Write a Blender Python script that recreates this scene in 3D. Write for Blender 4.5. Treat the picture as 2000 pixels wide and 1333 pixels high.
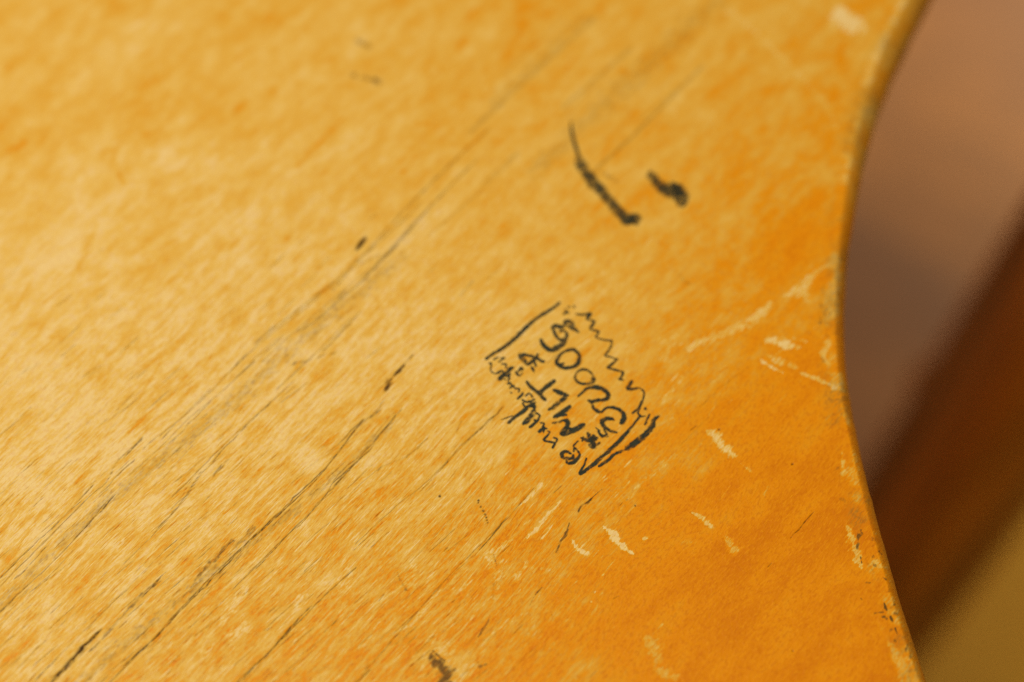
import bpy, math, random
import numpy as np
from mathutils import Vector

random.seed(7)
rng = np.random.default_rng(11)
scene = bpy.context.scene
col = scene.collection
for o in list(bpy.data.objects):
    bpy.data.objects.remove(o)

# ------------------------------------------------------------------ camera
TILT = math.radians(26.0)      # the lens leans back from the board's normal
DIST = 0.45                    # metres to the board at the middle of the frame
WIDTH = 0.22                   # metres of board across the frame at that distance
LENS = 36.0 * DIST / WIDTH
cam_d = bpy.data.cameras.new("camera")
cam = bpy.data.objects.new("camera", cam_d)
col.objects.link(cam)
scene.camera = cam
CAM = np.array([0.0, -DIST * math.sin(TILT), DIST * math.cos(TILT)])
cam.location = CAM
cam.rotation_euler = (TILT, 0, 0)
cam_d.sensor_width = 36.0
cam_d.lens = LENS
cam_d.clip_start = 0.01
cam_d.clip_end = 60.0
cam_d.dof.use_dof = True
cam_d.dof.aperture_fstop = 3.9
cam_d.dof.aperture_blades = 0

CT, ST = math.cos(TILT), math.sin(TILT)


def ray(px, py):
    """direction of a photograph pixel (2000 x 1333), depth component 1"""
    a = (px - 1000.0) / 2000.0 * 36.0 / LENS
    b = (666.5 - py) / 2000.0 * 36.0 / LENS
    return np.array([a, b * CT + ST, b * ST - CT])


def at(px, py, z=0.0):
    d = ray(px, py)
    return CAM + d * ((z - CAM[2]) / d[2])


def at_depth(px, py, depth):
    return CAM + ray(px, py) * depth


def px_size(px, py):
    """metres of board surface per photograph pixel near a pixel"""
    p = at(px, py)
    d = (p - CAM) @ np.array([0, ST, -CT])
    return d * 36.0 / LENS / 2000.0


fp = at(1050, 1040)
cam_d.dof.focus_distance = float((fp - CAM) @ np.array([0, ST, -CT]))

# ------------------------------------------------------------------ world, lamps, exposure
world = bpy.data.worlds.new("World")
scene.world = world
world.use_nodes = True
bg = world.node_tree.nodes["Background"]
bg.inputs[0].default_value = (1.0, 0.80, 0.56, 1)
bg.inputs[1].default_value = 0.20


def area(name, loc, target, size, power, color):
    L = bpy.data.lights.new(name, 'AREA')
    L.shape = 'DISK'
    L.size = size
    L.energy = power
    L.color = color
    o = bpy.data.objects.new(name, L)
    col.objects.link(o)
    o.location = loc
    o.rotation_euler = (Vector(target) - Vector(loc)).to_track_quat('-Z', 'Y').to_euler()
    return o


area("key_lamp", (-0.52, -0.02, 1.32), (0.0, 0.0, 0.0), 0.34, 21.6, (1.0, 0.93, 0.67))
area("background_fill", (0.58, 0.80, -0.04), (0.3, 0.42, -0.5), 0.2, 4.3, (1.0, 0.83, 0.54))  # unseen fill light, added to brighten the floor and set its falloff

scene.view_settings.view_transform = 'Standard'
scene.view_settings.look = 'None'
scene.view_settings.exposure = 0.0
scene.view_settings.gamma = 1.0
scene.view_settings.use_curve_mapping = False
scene.render.engine = 'CYCLES'
scene.cycles.use_denoising = False
scene.cycles.filter_width = 1.25
scene.cycles.max_bounces = 4
scene.cycles.use_adaptive_sampling = True
scene.cycles.adaptive_threshold = 0.012


# ------------------------------------------------------------------ helpers
def lin(r, g, b, k=1.0):
    def f(c):
        c /= 255.0
        return (c / 12.92 if c <= 0.04045 else ((c + 0.055) / 1.055) ** 2.4) * k
    return (f(r), f(g), f(b), 1.0)


class NT:
    def __init__(self, name):
        self.m = bpy.data.materials.new(name)
        self.m.use_nodes = True
        self.t = self.m.node_tree
        self.bsdf = self.t.nodes["Principled BSDF"]
        self.out = self.t.nodes["Material Output"]

    def n(self, typ, **kw):
        nd = self.t.nodes.new(typ)
        for k, v in kw.items():
            setattr(nd, k, v)
        return nd

    def link(self, a, b):
        self.t.links.new(a, b)

    def val(self, sock, v):
        if isinstance(v, (int, float)):
            sock.default_value = v
        elif isinstance(v, tuple):
            sock.default_value = v
        else:
            self.link(v, sock)

    def math(self, op, a, b=0.0, c=0.0, clamp=False):
        nd = self.n('ShaderNodeMath', operation=op, use_clamp=clamp)
        self.val(nd.inputs[0], a)
        self.val(nd.inputs[1], b)
        self.val(nd.inputs[2], c)
        return nd.outputs[0]

    def ss(self, x, lo, hi, a=0.0, b=1.0):
        nd = self.n('ShaderNodeMapRange', interpolation_type='SMOOTHSTEP')
        self.val(nd.inputs[0], x)
        self.val(nd.inputs[1], lo)
        self.val(nd.inputs[2], hi)
        self.val(nd.inputs[3], a)
        self.val(nd.inputs[4], b)
        return nd.outputs[0]

    def mix(self, fac, a, b, blend='MIX'):
        nd = self.n('ShaderNodeMix', data_type='RGBA', blend_type=blend)
        self.val(nd.inputs[0], fac)
        self.val(nd.inputs[6], a)
        self.val(nd.inputs[7], b)
        return nd.outputs[2]

    def noise(self, vec, scale=1.0, detail=3.0, rough=0.55, dist=0.0):
        nd = self.n('ShaderNodeTexNoise')
        self.link(vec, nd.inputs['Vector'])
        nd.inputs['Scale'].default_value = scale
        nd.inputs['Detail'].default_value = detail
        nd.inputs['Roughness'].default_value = rough
        nd.inputs['Distortion'].default_value = dist
        return nd.outputs[0]

    def scaled(self, vec, s, off=(0, 0, 0)):
        nd = self.n('ShaderNodeMapping')
        self.link(vec, nd.inputs[0])
        nd.inputs[1].default_value = off
        nd.inputs[3].default_value = s
        return nd.outputs[0]

    def rotated(self, vec, ang):
        nd = self.n('ShaderNodeVectorRotate', rotation_type='Z_AXIS')
        self.link(vec, nd.inputs[0])
        nd.inputs['Angle'].default_value = ang
        return nd.outputs[0]


def tag(o, label=None, cat=None, group=None, kind=None):
    for k, v in (("label", label), ("category", cat), ("group", group), ("kind", kind)):
        if v:
            o[k] = v
    return o


def sstep(x, lo, hi):
    t = np.clip((x - lo) / (hi - lo), 0, 1)
    return t * t * (3 - 2 * t)


def vnoise(x, y, seed):
    """smooth value noise, one cell per unit"""
    r = np.random.default_rng(seed).random((257, 257))
    xi = np.floor(x).astype(np.int64)
    yi = np.floor(y).astype(np.int64)
    fx = x - xi
    fy = y - yi
    fx = fx * fx * (3 - 2 * fx)
    fy = fy * fy * (3 - 2 * fy)
    a, b = xi % 257, yi % 257
    a1, b1 = (xi + 1) % 257, (yi + 1) % 257
    return (r[a, b] * (1 - fx) * (1 - fy) + r[a1, b] * fx * (1 - fy)
            + r[a, b1] * (1 - fx) * fy + r[a1, b1] * fx * fy)


def fbm(x, y, seed, octs=4):
    s = 0
    amp = 0.5
    tot = 0
    for k in range(octs):
        s = s + amp * vnoise(x * 2 ** k + 17.3 * k, y * 2 ** k + 9.1 * k, seed + k)
        tot += amp
        amp *= 0.55
    return s / tot


def catmull(pts, step):
    """resample a polyline of rows (x, y, w...) smoothly"""
    P = np.asarray(pts, float)
    if len(P) == 2:
        n = max(2, int(np.hypot(*(P[1, :2] - P[0, :2])) / step) + 1)
        t = np.linspace(0, 1, n)[:, None]
        return P[0] * (1 - t) + P[1] * t
    Q = np.vstack([2 * P[0] - P[1], P, 2 * P[-1] - P[-2]])
    out = []
    for i in range(1, len(Q) - 2):
        p0, p1, p2, p3 = Q[i - 1], Q[i], Q[i + 1], Q[i + 2]
        n = max(2, int(np.hypot(*(p2[:2] - p1[:2])) / step) + 1)
        t = np.linspace(0, 1, n, endpoint=False)[:, None]
        out.append(0.5 * (2 * p1 + (p2 - p0) * t + (2 * p0 - 5 * p1 + 4 * p2 - p3) * t ** 2
                          + (3 * p1 - p0 - 3 * p2 + p3) * t ** 3))
    out.append(P[-1:])
    return np.vstack(out)


# ------------------------------------------------------------------ floor and mat
FLOOR_Z = -0.50


def floor_material():
    g = NT("floor_boards")
    tc = g.n('ShaderNodeTexCoord').outputs['Object']
    r = g.rotated(tc, math.radians(30))
    a = g.noise(g.scaled(r, (3.5, 17.0, 1)), 1.0, 3, 0.5)
    b = g.noise(g.scaled(r, (25, 160, 1)), 1.0, 3, 0.6)
    f = g.ss(a, 0.30, 0.68)
    c = g.mix(f, lin(130, 82, 44), lin(172, 112, 50))
    c = g.mix(g.ss(b, 0.35, 0.7, 0, 0.35), c, lin(84, 52, 32))
    g.link(c, g.bsdf.inputs['Base Color'])
    g.bsdf.inputs['Roughness'].default_value = 0.55
    bm = g.n('ShaderNodeBump')
    bm.inputs['Strength'].default_value = 0.2
    bm.inputs['Distance'].default_value = 0.001
    g.link(b, bm.inputs['Height'])
    g.link(bm.outputs[0], g.bsdf.inputs['Normal'])
    return g.m


def quick_mesh(name, verts, faces, mat, parent=None, smooth=False):
    me = bpy.data.meshes.new(name)
    me.from_pydata([tuple(map(float, v)) for v in verts], [], faces)
    me.update()
    if smooth:
        me.polygons.foreach_set("use_smooth", [True] * len(me.polygons))
    me.materials.append(mat)
    o = bpy.data.objects.new(name, me)
    col.objects.link(o)
    if parent is not None:
        o.parent = parent
    return o


S = 2.5
floor = quick_mesh("floor", [(-S, -S, FLOOR_Z), (S, -S, FLOOR_Z), (S, S + 1, FLOOR_Z), (-S, S + 1, FLOOR_Z)],
                   [(0, 1, 2, 3)], floor_material())
tag(floor, kind="structure")


def mat_material():
    g = NT("olive_mat_weave")
    tc = g.n('ShaderNodeTexCoord').outputs['Object']
    a = g.noise(g.scaled(tc, (7, 7, 7)), 1.0, 2, 0.5)
    b = g.noise(g.scaled(tc, (420, 420, 420)), 1.0, 2, 0.6)
    c = g.mix(g.ss(a, 0.3, 0.7), lin(206, 158, 50), lin(222, 174, 60))
    c = g.mix(g.ss(b, 0.3, 0.7, 0, 0.5), c, lin(176, 130, 40))
    g.link(c, g.bsdf.inputs['Base Color'])
    g.bsdf.inputs['Roughness'].default_value = 0.9
    bm = g.n('ShaderNodeBump')
    bm.inputs['Strength'].default_value = 0.5
    bm.inputs['Distance'].default_value = 0.002
    g.link(b, bm.inputs['Height'])
    g.link(bm.outputs[0], g.bsdf.inputs['Normal'])
    return g.m


def slab(name, corners, z0, z1, mat, bev=0.003, parent=None):
    n = len(corners)
    c = np.mean(np.asarray(corners), axis=0)
    ins = [tuple(np.asarray(p) + (c - np.asarray(p)) / np.linalg.norm(c - np.asarray(p)) * bev) for p in corners]
    V = [(x, y, z0) for x, y in corners] + [(x, y, z1 - bev) for x, y in corners] + [(x, y, z1) for x, y in ins]
    F = [tuple(range(n))[::-1], tuple(range(2 * n, 3 * n))]
    for k in range(2):
        for i in range(n):
            j = (i + 1) % n
            F.append((k * n + i, k * n + j, (k + 1) * n + j, (k + 1) * n + i))
    return quick_mesh(name, V, F, mat, parent)


# the mat's far edge runs along behind the dark leg
e0 = at(1720, 1240, FLOOR_Z)[:2]
e1 = at(2010, 850, FLOOR_Z)[:2]
d = (e1 - e0) / np.linalg.norm(e1 - e0)
nrm = np.array([d[1], -d[0]])
A = e0 - d * 0.25
B = e1 + d * 0.45
mat_obj = slab("floor_mat", [A, A + nrm * 0.55, B + nrm * 0.55, B], FLOOR_Z + 0.001, FLOOR_Z + 0.007, mat_material())
tag(mat_obj, "plain olive mat lying on the floor below the dark brown post", "mat")

# ------------------------------------------------------------------ dark leg beyond the board


def leg_material():
    g = NT("dark_varnished_wood")
    tc = g.n('ShaderNodeTexCoord').outputs['Object']
    a = g.noise(g.scaled(tc, (42, 42, 2.2)), 1.0, 3, 0.55, 0.3)
    b = g.noise(g.scaled(tc, (400, 400, 18)), 1.0, 3, 0.6)
    c = g.mix(g.ss(a, 0.3, 0.7), lin(48, 28, 8), lin(204, 120, 16))
    c = g.mix(g.ss(b, 0.45, 0.75, 0, 0.5), c, lin(84, 42, 4))
    g.link(c, g.bsdf.inputs['Base Color'])
    g.bsdf.inputs['Roughness'].default_value = 0.5
    bm = g.n('ShaderNodeBump')
    bm.inputs['Strength'].default_value = 0.3
    bm.inputs['Distance'].default_value = 0.0006
    g.link(b, bm.inputs['Height'])
    g.link(bm.outputs[0], g.bsdf.inputs['Normal'])
    return g.m


LM = leg_material()
foot = Vector(at(1662, 1245, FLOOR_Z))
top = Vector(at_depth(2045, 672, 0.72))
axis = (top - foot).normalized()
leg_len = (top - foot).length + 0.22
# a turned section: square with well rounded corners, tapering to the foot
prof = []
for k in range(24):
    a = 2 * math.pi * k / 24
    q = 4.0
    r = (abs(math.cos(a)) ** q + abs(math.sin(a)) ** q) ** (-1 / q)
    prof.append((r * math.cos(a), r * math.sin(a)))
V, F = [], []
rings = [(0.0, 0.024), (0.004, 0.0265), (0.05, 0.0268), (0.2, 0.026), (0.4, 0.025), (leg_len, 0.0245)]
for zz, rr in rings:
    for x, y in prof:
        V.append((x * rr, y * rr, zz))
m_ = len(prof)
for k in range(len(rings) - 1):
    for i in range(m_):
        j = (i + 1) % m_
        F.append((k * m_ + i, k * m_ + j, (k + 1) * m_ + j, (k + 1) * m_ + i))
F.append(tuple(range(m_))[::-1])
F.append(tuple(range((len(rings) - 1) * m_, len(rings) * m_)))
leg = quick_mesh("wooden_post", V, F, LM, smooth=True)
leg.location = foot + Vector((0, 0, 0.012))
rot = axis.to_track_quat('Z', 'X')
leg.rotation_mode = 'QUATERNION'
from mathutils import Quaternion
leg.rotation_quaternion = rot @ Quaternion((0, 0, 1), math.radians(62))
peg_at = Vector(at_depth(1822, 742, 0.80))
k_ = (peg_at - foot).dot(axis)
side = (peg_at - (foot + axis * k_)).normalized()
PV, PF = [], []
for j, (hh, rr) in enumerate([(0.0, 0.009), (0.026, 0.009), (0.031, 0.0085), (0.034, 0.006)]):
    for i in range(14):
        PV.append((rr * math.cos(i * math.tau / 14), rr * math.sin(i * math.tau / 14), hh))
for j in range(3):
    for i in range(14):
        PF.append((j * 14 + i, j * 14 + (i + 1) % 14, (j + 1) * 14 + (i + 1) % 14, (j + 1) * 14 + i))
PF.append(tuple(range(42, 56)))
bpy.context.view_layer.update()
peg = quick_mesh("peg", PV, PF, LM, leg, smooth=True)
from mathutils import Matrix
peg.matrix_world = Matrix.Translation(foot + axis * k_ + side * 0.004) @ side.to_track_quat('Z', 'X').to_matrix().to_4x4()
tag(leg, "dark brown varnished wooden post slanting past the board's concave edge", "post")

# ------------------------------------------------------------------ the board
GR_PX = math.radians(40.5)                       # grain as it runs in the photograph
p0 = at(1000, 700)[:2]
p1 = at(1000 + 60 * math.cos(GR_PX), 700 - 60 * math.sin(GR_PX))[:2]
GA = math.atan2(*(p1 - p0)[::-1])                # grain direction on the board
q0 = at(700, 1000)[:2]
q1 = at(700 + 60 * math.cos(math.radians(45.5)), 1000 - 60 * math.sin(math.radians(45.5)))[:2]
GF = math.atan2(*(q1 - q0)[::-1])                # the fine fibres lie a little steeper than the checks
U = np.array([math.cos(GA), math.sin(GA)])
W = np.array([-math.sin(GA), math.cos(GA)])
RAD_OUT, RAD_DOWN, THICK = 0.0030, 0.0050, 0.019

crest_px = [(1885, -230), (1812, -90), (1772, -10), (1728, 78), (1702, 146), (1680, 225), (1662, 300), (1650, 375), (1640, 450),
            (1634, 520), (1630, 590), (1631, 650), (1634, 710), (1642, 770), (1655, 842), (1669, 905), (1684, 965), (1706, 1050),
            (1732, 1140), (1760, 1230), (1790, 1320), (1827, 1420), (1875, 1540)]
cr = np.array([at(x, y)[:2] for x, y in crest_px])
cu, cv = cr @ U, cr @ W
o_ = np.argsort(cv)
cu, cv = cu[o_], cv[o_]
cs = catmull(np.column_stack([cv, cu]), 0.0005)
ker = np.ones(17) / 17
su = np.convolve(np.pad(cs[:, 1], 8, mode='edge'), ker, 'valid')
cs = np.column_stack([cs[10:-10, 0], su[10:-10]])
cs = cs[np.argsort(cs[:, 0])]


def u_edge(v):
    lo, hi = cs[0], cs[-1]
    e = np.interp(v, cs[:, 0], cs[:, 1])
    slo = (cs[30, 1] - cs[0, 1]) / (cs[30, 0] - cs[0, 0])
    shi = (cs[-1, 1] - cs[-31, 1]) / (cs[-1, 0] - cs[-31, 0])
    dl = np.clip(lo[0] - v, 0, None)
    dh = np.clip(v - hi[0], 0, None)
    e = e - slo * 0.05 * (1 - np.exp(-dl / 0.05)) + shi * 0.02 * (1 - np.exp(-dh / 0.02))
    return e


frame = np.array([at(x, y)[:2] for x, y in [(-60, -60), (2060, -60), (2060, 1393), (-60, 1393)]])
fu, fv = frame @ U, frame @ W
# dense rows only where the frame holds board
vis = np.array([at(x, y)[:2] for x, y in [(-60, -60), (1860, -60), (1830, 1393), (-60, 1393)]]) @ W
V0, V1 = vis.min(), vis.max()
NROW, NCOL, NC0 = 2150, 430, 14
VLO, VHI = V0 - 0.08, V1 + 0.05
vrow = np.concatenate([np.linspace(VLO, V0, 30, endpoint=False), np.linspace(V0, V1, NROW), np.linspace(V1, VHI, 20)[1:]])


def clip_left(v):
    """smallest u of the framed area on the row v"""
    us = []
    for i in range(4):
        a, b = (fu[i], fv[i]), (fu[(i + 1) % 4], fv[(i + 1) % 4])
        if (a[1] - v) * (b[1] - v) <= 0 and a[1] != b[1]:
            t = (v - a[1]) / (b[1] - a[1])
            us.append(a[0] + t * (b[0] - a[0]))
    return min(us) if us else None


UL = fu.min() - 0.06
ue = u_edge(vrow)
ustart = np.empty_like(vrow)
last = None
for i, v in enumerate(vrow):
    c = clip_left(min(max(v, fv.min() + 1e-6), fv.max() - 1e-6))
    ustart[i] = min(c, ue[i] - 0.01)
t0 = np.linspace(0, 1, NC0, endpoint=False)
t1 = np.linspace(0, 1, NCOL)
UU = np.concatenate([UL + (ustart[:, None] - UL) * t0[None, :],
                     ustart[:, None] + (ue - ustart)[:, None] * t1[None, :]], axis=1)
VV = np.repeat(vrow[:, None], UU.shape[1], axis=1)
nr, nc = UU.shape
XY = UU[..., None] * U + VV[..., None] * W
top_xy = XY.reshape(-1, 2)
top_z = np.zeros(len(top_xy))

# rounded-over concave edge, then the side wall and the underside
bx = XY[:, -1]
tg = np.gradient(bx, axis=0)
tg /= np.linalg.norm(tg, axis=1)[:, None]
bn = np.column_stack([tg[:, 1], -tg[:, 0]])
bn *= np.sign((bn @ U).mean())
ker = np.ones(41) / 41
bn = np.column_stack([np.convolve(np.pad(bn[:, k], 20, mode='edge'), ker, 'valid') for k in range(2)])
bn /= np.linalg.norm(bn, axis=1)[:, None]
s_len = np.concatenate([[0], np.cumsum(np.linalg.norm(np.diff(bx, axis=0), axis=1))])
rad_px = np.interp(bx[:, 1], [at(1680, y)[1] for y in (1333, 700, 500, 300, 100)], [0.0028, 0.0028, 0.0028, 0.0036, 0.0044]) / RAD_OUT
wob = rad_px + 0.22 * (fbm(s_len / 0.012, s_len * 0 + 3.3, 50) - 0.5)
prof = []
for k in range(1, 11):
    a = math.pi / 2 * k / 10
    prof.append((RAD_OUT * math.sin(a) ** (2 / 1.35), -RAD_DOWN * (1 - math.cos(a) ** (2 / 1.35))))
for zz in np.linspace(RAD_DOWN, THICK - 0.003, 8)[1:]:
    prof.append((RAD_OUT, -zz))
prof += [(RAD_OUT - 0.001, -THICK + 0.001), (RAD_OUT - 0.003, -THICK)]
ed_xy, ed_z = [], []
for off, dz in prof:
    ed_xy.append(bx + bn * (off * wob)[:, None])
    ed_z.append(np.full(nr, dz))
ed_xy = np.concatenate(ed_xy)
ed_z = np.concatenate(ed_z)

allxy = np.concatenate([top_xy, ed_xy])
allz = np.concatenate([top_z, ed_z])
N = len(allxy)
au, av = allxy @ U, allxy @ W

# fields of noise used to break up every painted outline
J1 = fbm(au / 0.0022, av / 0.0009, 101) - 0.5
J2 = fbm(au / 0.0009, av / 0.0005, 131, 3) - 0.5
J3 = fbm(au / 0.010, av / 0.0035, 161) - 0.5

masks = {k: np.zeros(N, np.float32) for k in ("worn", "crack", "stain", "chip", "dirt", "fleck", "streaky")}


ue_min = ue.min()


def paint(key, pts, w, soft=0.35, val=1.0, rag=0.5, fine=0.0, jag=0.0):
    """pts: photograph pixels along the mark; w: width in pixels (one or per point)"""
    w = np.broadcast_to(np.asarray(w, float), (len(pts),))
    P = np.array([list(at(x, y)[:2]) + [ww * px_size(x, y)] for (x, y), ww in zip(pts, w)])
    P = catmull(P, 0.0015) if len(P) > 2 else (P if len(P) == 2 else np.vstack([P, P + [1e-5, 0, 0]]))
    if jag and len(P) > 3:
        P[1:-1, :2] += rng.normal(0, jag * 0.00006, (len(P) - 2, 1)) * W
        P[1:-1, 2] *= rng.uniform(0.6, 1.25, len(P) - 2)
    wm = P[:, 2].max()
    lo, hi = P[:, :2].min(0) - wm * 1.5, P[:, :2].max(0) + wm * 1.5
    pv = P[:, :2] @ W
    r0, r1 = np.searchsorted(vrow, [pv.min() - wm * 1.5, pv.max() + wm * 1.5])
    a0, a1 = r0 * nc, min(r1 + 1, nr) * nc               # rows of the face that the mark can touch
    loc = allxy[a0:a1]
    idx = a0 + np.nonzero((loc[:, 0] > lo[0]) & (loc[:, 0] < hi[0]) & (loc[:, 1] > lo[1]) & (loc[:, 1] < hi[1]))[0]
    if hi @ U > ue_min:
        loc = allxy[nr * nc:]
        i2 = nr * nc + np.nonzero((loc[:, 0] > lo[0]) & (loc[:, 0] < hi[0]) & (loc[:, 1] > lo[1]) & (loc[:, 1] < hi[1]))[0]
        idx = np.concatenate([idx, i2])
    if len(idx) == 0:
        return
    q = allxy[idx]
    best = np.full(len(idx), -1e9)
    for a, b in zip(P[:-1], P[1:]):
        ab = b[:2] - a[:2]
        t = np.clip(((q - a[:2]) @ ab) / max(ab @ ab, 1e-14), 0, 1)
        dd = np.linalg.norm(q - (a[:2] + t[:, None] * ab), axis=1)
        hw = 0.5 * np.maximum(a[2] + t * (b[2] - a[2]), 1e-6)
        best = np.maximum(best, 1 - dd / hw)
    best = best + rag * (J1[idx] * 1.6 + J2[idx] * 0.9) + fine * J2[idx]
    m = sstep(best, 0, soft) * val
    masks[key][idx] = np.maximum(masks[key][idx], m)


def Z(region, fac):
    x0, y0 = region
    return lambda *pts: [(x0 + x / fac, y0 + y / fac) for x, y in pts]


# --- how much of the amber finish has been rubbed away, region by region
ctrl = np.array([(100, 100, .60), (500, 100, .58), (1000, 100, .50), (1400, 60, .52), (1650, 50, .42), (1580, 260, .42), (1300, 200, .50),
                 (1000, 350, .56), (300, 500, .72), (50, 700, .76), (600, 600, .72), (1000, 600, .72), (1150, 520, .66), (1250, 480, .52),
                 (1500, 420, .20), (1300, 700, .30), (1100, 800, .50), (1500, 800, .08), (1600, 1000, .10), (1400, 1000, .06),
                 (1200, 950, .20), (1000, 950, .52), (900, 1050, .45), (1100, 1100, .18), (1000, 1250, .24), (1300, 1250, .05),
                 (1600, 1250, .10), (800, 1200, .40), (600, 1100, .60), (300, 1000, .74), (100, 1000, .75), (100, 1250, .62),
                 (400, 1280, .52), (600, 1300, .42), (700, 900, .70), (850, 780, .70), (1250, 600, .45), (1450, 600, .18), (700, 300, .60),
                 (350, 250, .64), (1050, 700, .62)])
cxy = np.array([at(x, y)[:2] for x, y, _ in ctrl])
num = np.zeros(N)
den = np.zeros(N)
for (x, y), v in zip(cxy, ctrl[:, 2]):
    d2 = (allxy[:, 0] - x) ** 2 + (allxy[:, 1] - y) ** 2
    wgt = np.exp(-d2 / (2 * 0.016 ** 2)) + 1e-6 / (d2 + 1e-3)
    num += wgt * v
    den += wgt
masks["worn"][:] = num / den * 1.12 + 0.01 + 0.30 * J3 + 0.22 * (fbm(au / 0.022, av / 0.007, 611, 4) - 0.5)

sctrl = np.array([(100, 100, .12), (600, 100, .12), (1100, 100, .2), (1600, 100, .1), (100, 450, .25), (600, 400, .3), (1100, 400, .3), (1500, 350, .2),
                  (100, 750, .5), (500, 750, .7), (800, 650, .55), (1100, 700, .5), (1350, 650, .4), (1550, 700, .12), (100, 1000, .9), (450, 1000, 1), (800, 950, .9),
                  (1050, 950, .8), (1250, 900, .4), (1450, 950, .08), (1600, 1050, .08), (100, 1280, 1), (450, 1280, 1), (750, 1220, 1), (1000, 1150, .75),
                  (1200, 1100, .3), (1350, 1250, .06), (1600, 1280, .06)])
num[:] = 0
den[:] = 0
for x, y, v in sctrl:
    p = at(x, y)[:2]
    d2 = (allxy[:, 0] - p[0]) ** 2 + (allxy[:, 1] - p[1]) ** 2
    wgt = np.exp(-d2 / (2 * 0.020 ** 2)) + 1e-6 / (d2 + 1e-3)
    num += wgt * v
    den += wgt
masks["streaky"][:] = num / den

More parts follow.
